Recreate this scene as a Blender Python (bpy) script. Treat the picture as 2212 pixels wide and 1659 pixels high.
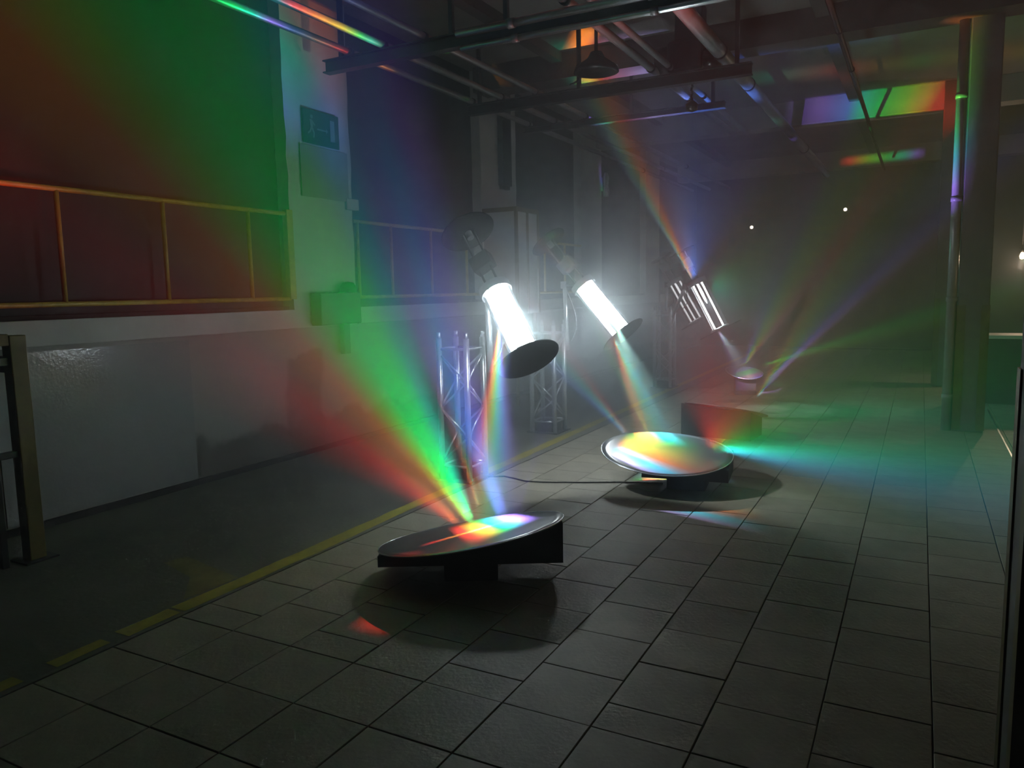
import bpy, bmesh, math, random
from mathutils import Vector, Matrix

random.seed(7)
for o in list(bpy.data.objects):
    bpy.data.objects.remove(o, do_unlink=True)
scene = bpy.context.scene
COL = scene.collection

# ---------------------------------------------------------------- camera
cam_d = bpy.data.cameras.new('camera')
cam_d.sensor_width = 36.0
cam_d.lens = 36.0 * 1650.0 / 2212.0
cam_d.clip_start = 0.05
cam_d.clip_end = 200
cam = bpy.data.objects.new('camera', cam_d)
COL.objects.link(cam)
RIGHT = Vector((0.8829155, 0.4690951, -0.0202484))
DOWN = Vector((0.0385579, -0.1154165, -0.9925685))
FWD = Vector((-0.4679460, 0.8755734, -0.1199903))
CAM = Vector((0.0, 0.0, 1.6))
m = Matrix.Identity(4)
for i in range(3):
    m[i][0] = RIGHT[i]
    m[i][1] = -DOWN[i]
    m[i][2] = -FWD[i]
    m[i][3] = CAM[i]
cam.matrix_world = m
scene.camera = cam

# ---------------------------------------------------------------- view, haze, world
scene.view_settings.view_transform = 'Standard'
scene.view_settings.look = 'None'
scene.view_settings.gamma = 1.0
scene.view_settings.exposure = -0.1
scene.view_settings.use_curve_mapping = False
cy = scene.cycles
cy.use_denoising = True
cy.use_adaptive_sampling = True
cy.adaptive_threshold = 0.03
cy.adaptive_min_samples = 16
cy.max_bounces = 3
cy.diffuse_bounces = 1
cy.glossy_bounces = 1
cy.transmission_bounces = 4
cy.transparent_max_bounces = 12
cy.volume_bounces = 0
cy.sample_clamp_indirect = 2.0
cy.sample_clamp_direct = 0.0
cy.caustics_reflective = False
cy.caustics_refractive = False

HAZE = 0.036
HAZE_PUFFS = [((-2.6, 4.4, 0.9), (2.6, 2.6, 1.9), 0.34), ((-2.85, 6.3, 1.45), (1.7, 2.6, 1.25), 0.30), ((-2.80, 5.2, 1.45), (0.9, 0.9, 0.9), 0.55), ((-2.90, 7.35, 1.5), (0.9, 0.9, 0.9), 0.40), ((-2.0, 8.0, 0.9), (3.2, 4.5, 2.2), 0.12)]
world = bpy.data.worlds.new('hall_air')
scene.world = world
world.use_nodes = True
wn = world.node_tree
wn.nodes.clear()
wo = wn.nodes.new('ShaderNodeOutputWorld')
bg = wn.nodes.new('ShaderNodeBackground')
bg.inputs['Color'].default_value = (0, 0, 0, 1)
bg.inputs['Strength'].default_value = 0.0
wn.links.new(bg.outputs[0], wo.inputs['Surface'])
vs = wn.nodes.new('ShaderNodeVolumeScatter')          # theatrical haze filling the hall
vs.inputs['Color'].default_value = (0.86, 0.95, 1.0, 1)
vs.inputs['Density'].default_value = HAZE
# the haze hangs thickest low down around the lamps and discs and thins out towards the sides
wtc = wn.nodes.new('ShaderNodeTexCoord')
dens = None
for (c_, r_, d_) in HAZE_PUFFS:
    mp_ = wn.nodes.new('ShaderNodeMapping')
    mp_.vector_type = 'TEXTURE'
    mp_.inputs['Location'].default_value = c_
    mp_.inputs['Scale'].default_value = r_
    wn.links.new(wtc.outputs['Object'], mp_.inputs['Vector'])
    gr = wn.nodes.new('ShaderNodeTexGradient')
    gr.gradient_type = 'QUADRATIC_SPHERE'
    wn.links.new(mp_.outputs[0], gr.inputs[0])
    ma = wn.nodes.new('ShaderNodeMath'); ma.operation = 'MULTIPLY_ADD'
    ma.inputs[1].default_value = d_
    wn.links.new(gr.outputs['Fac'], ma.inputs[0])
    if dens is None:
        ma.inputs[2].default_value = HAZE
    else:
        wn.links.new(dens, ma.inputs[2])
    dens = ma.outputs[0]
wn.links.new(dens, vs.inputs['Density'])
cy.volume_step_rate = 8.0
vs.inputs['Anisotropy'].default_value = 0.0
wn.links.new(vs.outputs[0], wo.inputs['Volume'])

# lamp strengths
LAMP_W = (300.0, 205.0, 90.0, 24.0)
K = 36.0                                               # common factor of the diffracted fans

# dispersed light: a spot whose colour runs through a spectrum across its cone.
RED = (1.0, 0.05, 0.03); ORA = (1.0, 0.28, 0.03); YEL = (0.85, 0.65, 0.04); LIM = (0.3, 0.9, 0.03)
GRN = (0.0, 0.9, 0.12); TEA = (0.0, 0.8, 0.5); CYA = (0.05, 0.6, 0.9); BLU = (0.1, 0.25, 1.0)
VIO = (0.32, 0.18, 1.0); LAV = (0.5, 0.45, 1.0); PNK = (0.9, 0.3, 0.6); WHT = (1, 1, 1); BLK = (0, 0, 0)


def sc(c, k):
    return (c[0] * k, c[1] * k, c[2] * k)


def spectrum(name, origin, stops, vdeg, power, radius=0.01, across=None):
    """A fan of dispersed light thrown from a grating at origin; stops = [(world target, colour)...].
    across = direction in which the fan is thick (found from the stops when not given)"""
    O = Vector(origin)
    dirs = [(Vector(t) - O).normalized() for t, c in stops]
    if across is not None:
        V = Vector(across).normalized()
        dirs = [(d - V * d.dot(V)).normalized() for d in dirs]
        A = (dirs[0] + dirs[-1]).normalized()
        U = A.cross(V)
        if U.dot(dirs[-1] - dirs[0]) < 0:
            U = -U
            V = -V
        V = (-A).cross(U)
    else:
        A = (dirs[0] + dirs[-1]).normalized()
        U = dirs[-1] - dirs[0]
        U = (U - A * U.dot(A)).normalized()
        V = (-A).cross(U)
    us = [math.atan2(d.dot(U), d.dot(A)) for d in dirs]
    u0, u1 = us[0], us[-1]
    vt = math.sin(math.radians(vdeg))
    ld = bpy.data.lights.new(name, 'SPOT')
    ld.energy = power * K
    ld.shadow_soft_size = radius
    half = math.acos(max(0.0, math.cos(max(abs(u0), abs(u1))) * math.cos(math.radians(vdeg)))) * 1.02 + 0.004
    ld.spot_size = min(2 * half, math.radians(175))
    ld.spot_blend = 0.0
    ob = bpy.data.objects.new(name, ld)
    COL.objects.link(ob)
    mm = Matrix.Identity(4)
    for i in range(3):
        mm[i][0] = U[i]; mm[i][1] = V[i]; mm[i][2] = -A[i]; mm[i][3] = O[i]
    ob.matrix_world = mm
    ld.use_nodes = True
    nt = ld.node_tree
    nt.nodes.clear()
    N = nt.nodes.new
    L = nt.links.new
    out = N('ShaderNodeOutputLight')
    em = N('ShaderNodeEmission')
    tc = N('ShaderNodeTexCoord')
    sep = N('ShaderNodeSeparateXYZ')
    L(tc.outputs['Normal'], sep.inputs[0])

    def math_(op, a, b=None):
        n = N('ShaderNodeMath'); n.operation = op
        for k, v in ((0, a), (1, b)):
            if v is None:
                continue
            if isinstance(v, (int, float)):
                n.inputs[k].default_value = v
            else:
                L(v, n.inputs[k])
        return n.outputs[0]
    az = math_('ABSOLUTE', sep.outputs['Z'])
    u = math_('ARCTAN2', sep.outputs['X'], az)
    v = sep.outputs['Y']
    un = math_('DIVIDE', math_('SUBTRACT', u, u0), u1 - u0)
    vn = math_('ADD', math_('DIVIDE', v, 2 * vt), 0.5)
    r = N('ShaderNodeValToRGB')
    r.color_ramp.interpolation = 'LINEAR'
    els = r.color_ramp.elements
    pos = [(x - u0) / (u1 - u0) for x in us]
    els[0].position = pos[0]; els[0].color = (*stops[0][1], 1)
    els[1].position = pos[-1]; els[1].color = (*stops[-1][1], 1)
    for p, (t, c) in list(zip(pos, stops))[1:-1]:
        e = els.new(min(max(p, 0), 1)); e.color = (*c, 1)
    L(un, r.inputs[0])
    r2 = N('ShaderNodeValToRGB')
    r2.color_ramp.interpolation = 'EASE'
    e2 = r2.color_ramp.elements
    prof = [(0.0, 0.0), (0.5, 1.0), (1.0, 0.0)]
    e2[0].position = prof[0][0]; e2[0].color = (prof[0][1],) * 3 + (1,)
    e2[1].position = prof[-1][0]; e2[1].color = (prof[-1][1],) * 3 + (1,)
    for p, g in prof[1:-1]:
        e = e2.new(p); e.color = (g, g, g, 1)
    L(vn, r2.inputs[0])
    L(r.outputs[0], em.inputs['Color'])
    L(r2.outputs[0], em.inputs['Strength'])
    L(em.outputs[0], out.inputs[0])
    return ob


# ---------------------------------------------------------------- positions
D1 = Vector((-2.22, 3.62, 0.24)); D2 = Vector((-1.79, 6.0, 0.24))
D3 = Vector((-1.82, 8.32, 0.26)); D4 = Vector((-2.30, 11.72, 0.33))
L1 = Vector((-2.78, 5.20, 1.37)); L2 = Vector((-2.87, 7.35, 1.416))
L3 = Vector((-2.51, 10.3, 1.375)); L4 = Vector((-3.34, 12.2, 1.40))
AX1 = Vector((0.72, -0.36, -1.0)).normalized(); AX2 = Vector((0.88, -0.06, -1.0)).normalized()
AX3 = Vector((0.50, 0.06, -1.0)).normalized(); AX4 = Vector((0.56, 0.06, -1.0)).normalized()
def ray(u, v):
    return RIGHT * (u - 1106.0) + DOWN * (v - 829.5) + FWD * 1650.0


def at_x(u, v, x):
    d = ray(u, v); return CAM + d * ((x - CAM.x) / d.x)


def at_y(u, v, y):
    d = ray(u, v); return CAM + d * ((y - CAM.y) / d.y)


def at_z(u, v, z):
    d = ray(u, v); return CAM + d * ((z - CAM.z) / d.z)


def fan(name, O, stops, vdeg, power, radius=0.02, turn=0.0):
    """a flat fan of dispersed light standing across the hall; stops = (u, v, colour) seen at O's own distance.
    turn swings the far end of the fan away from (+) or towards (-) the camera side of the hall"""
    O = Vector(O)
    dep = (O - CAM).dot(FWD)
    pts = []
    for (u, v, c) in stops:
        p = CAM + ray(u, v) * (dep / 1650.0)
        q = p + (p - O).length * turn * (p - CAM).normalized()
        pts.append((q, c))
    spectrum(name, O, pts, vdeg, power, radius, (O - CAM).normalized() if turn == 0 else None)


WX = -5.45                                             # plane of the left wall
# front grating disc: the great fan up towards the left wall
fan('fan_front_red', D1 + Vector((-0.08, 0.0, 0.04)), [(437, 894, BLK), (476, 820, sc(RED, .3)), (519, 760, sc(RED, .7)), (561, 714, sc(ORA, .5)), (599, 678, sc(ORA, .3)), (649, 641, BLK)], 18, 46, 0.03)
fan('fan_front_green', D1 + Vector((-0.01, 0.03, 0.045)), [(558, 730, BLK), (603, 685, sc(ORA, .35)), (651, 646, sc(LIM, .6)), (695, 617, GRN), (750, 587, GRN), (799, 567, sc(TEA, .6)), (859, 549, BLK)], 18, 98, 0.03)
fan('fan_front_blue', D1 + Vector((0.15, 0.11, 0.065)), [(786, 578, BLK), (843, 553, sc(BLU, .7)), (893, 536, sc(BLU, .9)), (938, 525, sc(VIO, .7)), (995, 516, BLK)], 16, 74, 0.04)
# between the front lamp and the front disc
spectrum('ribbon_front', at_y(1078, 712, 5.05), [(at_z(985, 1140, .25), BLK), (at_z(1008, 1133, .25), sc(RED, .8)), (at_z(1034, 1127, .25), sc(YEL, .8)), (at_z(1054, 1122, .25), GRN), (at_z(1076, 1117, .25), CYA), (at_z(1098, 1112, .25), sc(VIO, .9)), (at_z(1122, 1106, .25), BLK)], 9, 190)
spectrum('stripe_front_disc', at_y(1100, 720, 4.9), [(at_z(905, 1185, .2), BLK), (at_z(935, 1175, .2), RED), (at_z(975, 1158, .22), ORA), (at_z(1005, 1147, .23), YEL), (at_z(1035, 1136, .24), (.8, 1, .8)), (at_z(1065, 1120, .25), CYA), (at_z(1090, 1115, .26), sc(VIO, .8)), (at_z(1125, 1110, .27), BLK)], 1.0, 60)
# second disc: fan low across to the right
fan('fan_second', D2 + Vector((0.36, 0.04, 0.07)), [(1470, 880, BLK), (1535, 850, sc(RED, .34)), (1630, 850, sc(ORA, .3)), (1740, 870, sc(LIM, .3)), (1830, 900, sc(GRN, .55)), (1860, 960, sc(TEA, .5)), (1860, 1000, BLK)], 14, 58, 0.04)
spectrum('sheet_second', D2 + Vector((0.44, 0.0, 0.10)), [(at_z(2212, 920, .34), BLK), (at_z(2212, 975, .34), sc(GRN, .5)), (at_z(2212, 1030, .34), TEA), (at_z(2212, 1080, .34), CYA), (at_z(2212, 1115, .34), sc(BLU, .8)), (at_z(2212, 1145, .34), sc(TEA, .7)), (at_z(2212, 1165, .34), BLK)], 9, 48, 0.03, (0, 0, 1))
spectrum('ribbon_second', at_y(1325, 728, 6.92), [(at_z(1372, 955, .29), BLK), (at_z(1392, 955, .29), RED), (at_z(1412, 955, .29), sc(YEL, .9)), (at_z(1432, 955, .29), TEA), (at_z(1454, 955, .29), CYA), (at_z(1474, 955, .29), BLK)], 7, 70)
fan('ribbon_left_of_second', D2 + Vector((-0.34, 0.05, 0.13)), [(1140, 765, BLK), (1168, 762, BLU), (1195, 758, TEA), (1215, 752, sc(RED, .7)), (1240, 748, BLK)], 9, 26)
spectrum('pattern_second_disc', at_y(1330, 700, 7.0), [(at_z(1440, 935, .27), BLK), (at_z(1440, 952, .27), (.2, .5, 1)), (at_z(1425, 966, .26), GRN), (at_z(1425, 984, .25), YEL), (at_z(1420, 994, .24), ORA), (at_z(1425, 1006, .23), CYA), (at_z(1430, 1018, .22), sc(LAV, .4)), (at_z(1430, 1028, .2), BLK)], 13, 34)
# third lamp and the far gratings
spectrum('ribbon_third', at_y(1553, 716, 10.0), [(at_y(1578, 815, 11.3), BLK), (at_y(1596, 813, 11.4), sc(VIO, .6)), (at_y(1616, 811, 11.5), (.8, .75, 1)), (at_y(1634, 809, 11.6), sc(VIO, .9)), (at_y(1652, 807, 11.6), BLK)], 6, 34)
spectrum('pattern_far_disc', at_y(1553, 716, 10.05), [(at_y(1600, 785, 11.7), BLK), (at_y(1604, 794, 11.7), sc(VIO, .8)), (at_y(1608, 802, 11.7), GRN), (at_y(1618, 809, 11.7), sc(GRN, .7)), (at_y(1624, 814, 11.7), sc(ORA, .6)), (at_y(1630, 824, 11.7), BLK)], 8, 45)
fan('green_ray', D4 + Vector((0.24, 0.0, 0.10)), [(2040, 640, BLK), (2040, 668, GRN), (2040, 690, sc(LIM, .6)), (2040, 712, BLK)], 8, 70)
fan('far_fan', at_y(1655, 826, 11.4), [(1600, 500, BLK), (1660, 480, sc(TEA, .3)), (1740, 470, sc(RED, .32)), (1830, 470, sc(GRN, .22)), (1900, 480, sc(ORA, .3)), (1960, 490, sc(LIM, .4)), (1985, 508, sc(VIO, 1.0)), (2010, 530, sc(PNK, .5)), (2040, 590, sc(RED, .3)), (2060, 660, BLK)], 8, 24)
fan('violet_ray', at_y(1655, 826, 11.4), [(1985, 478, BLK), (1992, 492, sc(BLU, .6)), (2000, 505, VIO), (2008, 522, sc(PNK, .5)), (2016, 545, BLK)], 9, 48)
fan('teal_glow', at_y(1532, 616, 10.1), [(1560, 530, BLK), (1610, 560, sc(GRN, .6)), (1640, 650, TEA), (1620, 760, sc(TEA, .6)), (1585, 800, BLK)], 35, 5.5, 0.05)
fan('rising_fan', at_y(1496, 604, 9.85), [(1270, 260, BLK), (1310, 260, sc(TEA, .3)), (1340, 260, sc(RED, .55)), (1368, 260, sc(PNK, .5)), (1420, 260, LAV), (1500, 260, sc(BLU, .9)), (1600, 280, sc(BLU, .5)), (1740, 340, BLK)], 14, 46)
fan('second_lamp_halo', at_y(1238, 596, 7.3), [(1085, 540, BLK), (1110, 515, sc(BLU, .8)), (1138, 494, sc(ORA, .7)), (1155, 480, BLK)], 8, 8)
# bright patches on ceiling, beams, pipes and the column
CZ = 4.6
spectrum('patch_ceiling', at_y(1496, 604, 9.85), [(at_z(1275, 55, CZ), BLK), (at_z(1265, 70, CZ), ORA), (at_z(1262, 105, CZ), ORA), (at_z(1255, 122, CZ), YEL), (at_z(1245, 132, CZ), GRN), (at_z(1230, 146, CZ), VIO), (at_z(1222, 156, CZ), BLK)], 3.5, 75)
spectrum('patch_beam', D4 + Vector((0, 0, 0.1)), [(at_y(1690, 252, 13.6), BLK), (at_y(1775, 240, 13.6), sc(VIO, .6)), (at_y(1830, 232, 13.6), BLU), (at_y(1860, 230, 13.6), TEA), (at_y(1900, 226, 13.6), GRN), (at_y(1950, 222, 13.6), LIM), (at_y(1985, 222, 13.6), YEL), (at_y(2020, 222, 13.6), RED), (at_y(2090, 220, 13.6), RED)], 3, 75)
spectrum('patch_far_beam', D4 + Vector((0, 0.1, 0.1)), [(at_y(1810, 352, 19.1), BLK), (at_y(1835, 350, 19.1), RED), (at_y(1880, 348, 19.1), LIM), (at_y(1915, 345, 19.1), GRN), (at_y(1950, 340, 19.1), TEA), (at_y(1980, 334, 19.1), VIO), (at_y(2000, 332, 19.1), BLK)], 0.9, 110)
spectrum('patch_column', D3 + Vector((0.3, 0.1, 0.15)), [((0.255, 9.47, 2.30), BLK), ((0.255, 9.47, 2.60), VIO), ((0.255, 9.47, 2.90), CYA), ((0.255, 9.47, 3.25), GRN), ((0.255, 9.47, 3.80), LIM), ((0.255, 9.47, 4.20), ORA), ((0.255, 9.47, 4.70), BLK)], 2.2, 70)
PZ = 3.9
spectrum('patch_pipe', D1 + Vector((0, 0.1, 0.1)), [(at_z(600, -10, PZ), BLK), (at_z(640, 8, PZ), RED), (at_z(690, 32, PZ), ORA), (at_z(740, 55, PZ), YEL), (at_z(775, 72, PZ), GRN), (at_z(800, 84, PZ), TEA), (at_z(830, 98, PZ), BLK)], 0.5, 170)
spectrum('patch_wall_pipe', D1 + Vector((-0.1, 0.1, 0.1)), [(at_z(470, -6, PZ), BLK), (at_z(505, 9, PZ), GRN), (at_z(545, 26, PZ), TEA), (at_z(580, 40, PZ), VIO), (at_z(630, 60, PZ), sc(BLU, .4)), (at_z(680, 80, PZ), BLK)], 0.5, 90)
spectrum('patch_far_pipes', D2 + Vector((-0.2, 0.2, 0.1)), [(at_z(1010, 205, PZ), BLK), (at_z(1040, 218, PZ), GRN), (at_z(1075, 232, PZ), YEL), (at_z(1120, 250, PZ), RED), (at_z(1165, 262, PZ), sc(RED, .4)), (at_z(1190, 270, PZ), BLK)], 1.6, 60)
spectrum('patch_cross_pipe', D1 + Vector((0.2, 0.2, 0.1)), [(at_z(1340, 40, 3.85), BLK), (at_z(1430, 24, 3.85), VIO), (at_z(1480, 14, 3.85), VIO), (at_z(1540, 3, 3.85), sc(VIO, .7)), (at_z(1580, 0, 3.85), BLK)], 1.5, 20)
spectrum('patch_wall_item', D3 + Vector((-0.3, 0, 0.15)), [(at_x(1294, 345, WX), BLK), (at_x(1296, 372, WX), VIO), (at_x(1298, 392, WX), BLU), (at_x(1300, 405, WX), GRN), (at_x(1300, 425, WX), TEA), (at_x(1302, 440, WX), BLK)], 0.5, 60)
spectrum('patch_floor', at_y(1090, 690, 5.0), [(at_z(770, 1335, 0), BLK), (at_z(805, 1344, 0), RED), (at_z(830, 1350, 0), sc(RED, .9)), (at_z(860, 1356, 0), BLK)], 1.6, 22)

# ---------------------------------------------------------------- materials
def mat(name, base, rough=0.6, metal=0.0, var=0.0, vscale=8.0, bump=0.0, bscale=60.0, spec=0.5, coat=0.0, objvar=0.0):
    mt = bpy.data.materials.new(name)
    mt.use_nodes = True
    nt = mt.node_tree
    b = nt.nodes['Principled BSDF']
    b.inputs['Roughness'].default_value = rough
    b.inputs['Metallic'].default_value = metal
    b.inputs['Specular IOR Level'].default_value = spec
    b.inputs['Coat Weight'].default_value = coat
    b.inputs['Base Color'].default_value = (*base, 1)
    tc = nt.nodes.new('ShaderNodeTexCoord')
    src = None
    if var > 0:
        n = nt.nodes.new('ShaderNodeTexNoise')
        n.inputs['Scale'].default_value = vscale
        n.inputs['Detail'].default_value = 6
        n.inputs['Roughness'].default_value = 0.65
        nt.links.new(tc.outputs['Object'], n.inputs['Vector'])
        r = nt.nodes.new('ShaderNodeValToRGB')
        r.color_ramp.elements[0].position = 0.3
        r.color_ramp.elements[1].position = 0.72
        r.color_ramp.elements[0].color = (*sc(base, 1 - var), 1)
        r.color_ramp.elements[1].color = (*sc(base, 1 + var * 0.6), 1)
        nt.links.new(n.outputs['Fac'], r.inputs[0])
        src = r.outputs[0]
    if objvar > 0:
        oi = nt.nodes.new('ShaderNodeObjectInfo')
        mr = nt.nodes.new('ShaderNodeMapRange')
        mr.inputs['To Min'].default_value = 1 - objvar
        mr.inputs['To Max'].default_value = 1 + objvar
        nt.links.new(oi.outputs['Random'], mr.inputs['Value'])
        mx = nt.nodes.new('ShaderNodeVectorMath'); mx.operation = 'SCALE'
        if src:
            nt.links.new(src, mx.inputs[0])
        else:
            mx.inputs[0].default_value = base
        nt.links.new(mr.outputs[0], mx.inputs['Scale'])
        src = mx.outputs[0]
    if src:
        nt.links.new(src, b.inputs['Base Color'])
    if bump > 0:
        n2 = nt.nodes.new('ShaderNodeTexNoise')
        n2.inputs['Scale'].default_value = bscale
        n2.inputs['Detail'].default_value = 4
        nt.links.new(tc.outputs['Object'], n2.inputs['Vector'])
        bp = nt.nodes.new('ShaderNodeBump')
        bp.inputs['Strength'].default_value = bump
        bp.inputs['Distance'].default_value = 0.01
        nt.links.new(n2.outputs['Fac'], bp.inputs['Height'])
        nt.links.new(bp.outputs[0], b.inputs['Normal'])
    return mt


def emis(name, col, k):
    mt = bpy.data.materials.new(name)
    mt.use_nodes = True
    nt = mt.node_tree
    nt.nodes.clear()
    o = nt.nodes.new('ShaderNodeOutputMaterial')
    e = nt.nodes.new('ShaderNodeEmission')
    e.inputs[0].default_value = (*col, 1)
    e.inputs[1].default_value = k
    nt.links.new(e.outputs[0], o.inputs[0])
    return mt


def glow_rod(name, col, k, clear):
    """hot quartz rod: gives off light and lets most light through"""
    mt = emis(name, col, k)
    nt = mt.node_tree
    o = [n for n in nt.nodes if n.type == 'OUTPUT_MATERIAL'][0]
    e = [n for n in nt.nodes if n.type == 'EMISSION'][0]
    t = nt.nodes.new('ShaderNodeBsdfTransparent')
    mx = nt.nodes.new('ShaderNodeMixShader')
    mx.inputs[0].default_value = clear
    nt.links.new(e.outputs[0], mx.inputs[1])
    nt.links.new(t.outputs[0], mx.inputs[2])
    nt.links.new(mx.outputs[0], o.inputs[0])
    mt.cycles.emission_sampling='NONE'
    return mt


def glass(name, tint=(0.96, 0.98, 1.0), gloss=0.9):
    mt = bpy.data.materials.new(name)
    mt.use_nodes = True
    nt = mt.node_tree
    nt.nodes.clear()
    o = nt.nodes.new('ShaderNodeOutputMaterial')
    t = nt.nodes.new('ShaderNodeBsdfTransparent'); t.inputs[0].default_value = (*tint, 1)
    g = nt.nodes.new('ShaderNodeBsdfGlossy'); g.inputs['Roughness'].default_value = 0.08
    fr = nt.nodes.new('ShaderNodeFresnel'); fr.inputs[0].default_value = 1.4
    ml = nt.nodes.new('ShaderNodeMath'); ml.operation = 'MULTIPLY'; ml.inputs[1].default_value = gloss
    nt.links.new(fr.outputs[0], ml.inputs[0])
    mx = nt.nodes.new('ShaderNodeMixShader')
    nt.links.new(ml.outputs[0], mx.inputs[0])
    nt.links.new(t.outputs[0], mx.inputs[1]); nt.links.new(g.outputs[0], mx.inputs[2])
    nt.links.new(mx.outputs[0], o.inputs[0])
    return mt


M = {}
M['tile'] = mat('beige_floor_tile', (0.34, 0.30, 0.225), 0.55, var=0.22, vscale=5, bump=0.25, bscale=40, objvar=0.10)
M['grout'] = mat('dark_joint', (0.12, 0.11, 0.09), 0.9)
M['concrete'] = mat('floor_concrete', (0.15, 0.14, 0.115), 0.6, var=0.3, vscale=1.6, bump=0.3, bscale=30)
M['yellow_line'] = mat('worn_yellow_floor_paint', (0.40, 0.33, 0.05), 0.6, var=0.35, vscale=7)
M['yellow_faint'] = mat('rubbed_yellow_floor_paint', (0.22, 0.185, 0.07), 0.6, var=0.4, vscale=6)
M['plaster'] = mat('white_plaster', (0.50, 0.50, 0.46), 0.75, var=0.12, vscale=2.0, bump=0.3, bscale=14)
M['sheet'] = mat('white_gloss_panel', (0.27, 0.28, 0.27), 0.13, var=0.05, vscale=3, bump=0.16, bscale=40, spec=0.6)
M['dark_pane'] = mat('blacked_out_window', (0.006, 0.005, 0.005), 0.7, var=0.3, vscale=2)
M['slot'] = mat('dark_reveal', (0.03, 0.027, 0.025), 0.9)
M['yellow'] = mat('yellow_paint', (0.42, 0.30, 0.04), 0.45, var=0.3, vscale=14)
M['yellow_dim'] = mat('old_yellow_paint', (0.13, 0.10, 0.015), 0.5, var=0.35, vscale=12)
M['black'] = mat('matt_black', (0.012, 0.012, 0.013), 0.6)
M['black_satin'] = mat('satin_black', (0.02, 0.021, 0.022), 0.35, var=0.2, vscale=6)
M['disc_black'] = mat('dark_grey_disc', (0.010, 0.010, 0.011), 0.85, spec=0.1)
M['alu'] = mat('aluminium', (0.62, 0.64, 0.65), 0.28, metal=0.9, var=0.08, vscale=10)
M['steel'] = mat('grey_steel_pipe', (0.30, 0.31, 0.32), 0.42, metal=0.35, var=0.2, vscale=8)
M['steel_dark'] = mat('dark_steel', (0.05, 0.05, 0.055), 0.5, metal=0.3, var=0.25, vscale=6)
M['ceil'] = mat('painted_concrete_ceiling', (0.26, 0.25, 0.23), 0.85, var=0.25, vscale=1.2, bump=0.3, bscale=10)
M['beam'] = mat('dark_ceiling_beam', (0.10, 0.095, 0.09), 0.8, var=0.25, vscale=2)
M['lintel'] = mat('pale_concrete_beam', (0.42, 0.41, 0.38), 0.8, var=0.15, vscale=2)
M['column'] = mat('grey_concrete_column', (0.16, 0.15, 0.14), 0.7, var=0.2, vscale=4)
M['farwall'] = mat('far_dark_wall', (0.04, 0.04, 0.042), 0.85, var=0.3, vscale=0.8)
M['green_sign'] = mat('dark_green_sign', (0.012, 0.07, 0.045), 0.4)
M['sign_white'] = mat('pale_sign_print', (0.16, 0.24, 0.20), 0.5)
M['sheet_grey'] = mat('faded_grey_sheet', (0.26, 0.27, 0.24), 0.7, var=0.12, vscale=5)
M['foil'] = mat('brushed_silver_foil', (0.36, 0.37, 0.385), 0.30, metal=0.75, var=0.08, vscale=4, bump=0.06, bscale=8)
M['rim'] = mat('bright_cut_edge', (0.85, 0.86, 0.88), 0.25, metal=0.8)
M['rod'] = glow_rod('glowing_quartz_rod', (0.80, 0.95, 1.0), 135.0, 0.72)
M['rod3'] = glow_rod('glowing_rod_mid', (0.9, 0.97, 1.0), 14.0, 0.7)
M['rod4'] = glow_rod('glowing_rod_low', (0.9, 0.95, 1.0), 1.6, 0.5)
M['bulb'] = glow_rod('arc_lamp_bulb', (0.93, 0.97, 1.0), 120.0, 0.88)
M['glass'] = glass('clear_tube_glass')
M['sleeve'] = glass('added_sleeve_glass', (0.34, 0.36, 0.38), 0.6)  # grey tint of the added sleeve, cuts light going wallwards
M['glassdisc'] = glass('clear_disc_glass', (0.9, 0.93, 0.95), 1.0)
M['warm'] = emis('warm_bulb', (1.0, 0.75, 0.45), 14.0)
M['lantern'] = emis('warm_lantern', (1.0, 0.60, 0.28), 70.0)
M['glint_glow'] = emis('far_glint', (1.0, 0.95, 0.85), 3.0)  # emission standing in for small glints at the far end
M['drain'] = mat('grey_pipe_gloss', (0.34, 0.34, 0.33), 0.22, var=0.1, vscale=5)
M['counter'] = mat('pale_counter_top', (0.72, 0.62, 0.55), 0.5)
M['counter_front'] = mat('dark_counter_front', (0.035, 0.035, 0.03), 0.7)
M['warmwall'] = mat('brownish_far_wall', (0.22, 0.18, 0.16), 0.85, var=0.2, vscale=1)


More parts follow.
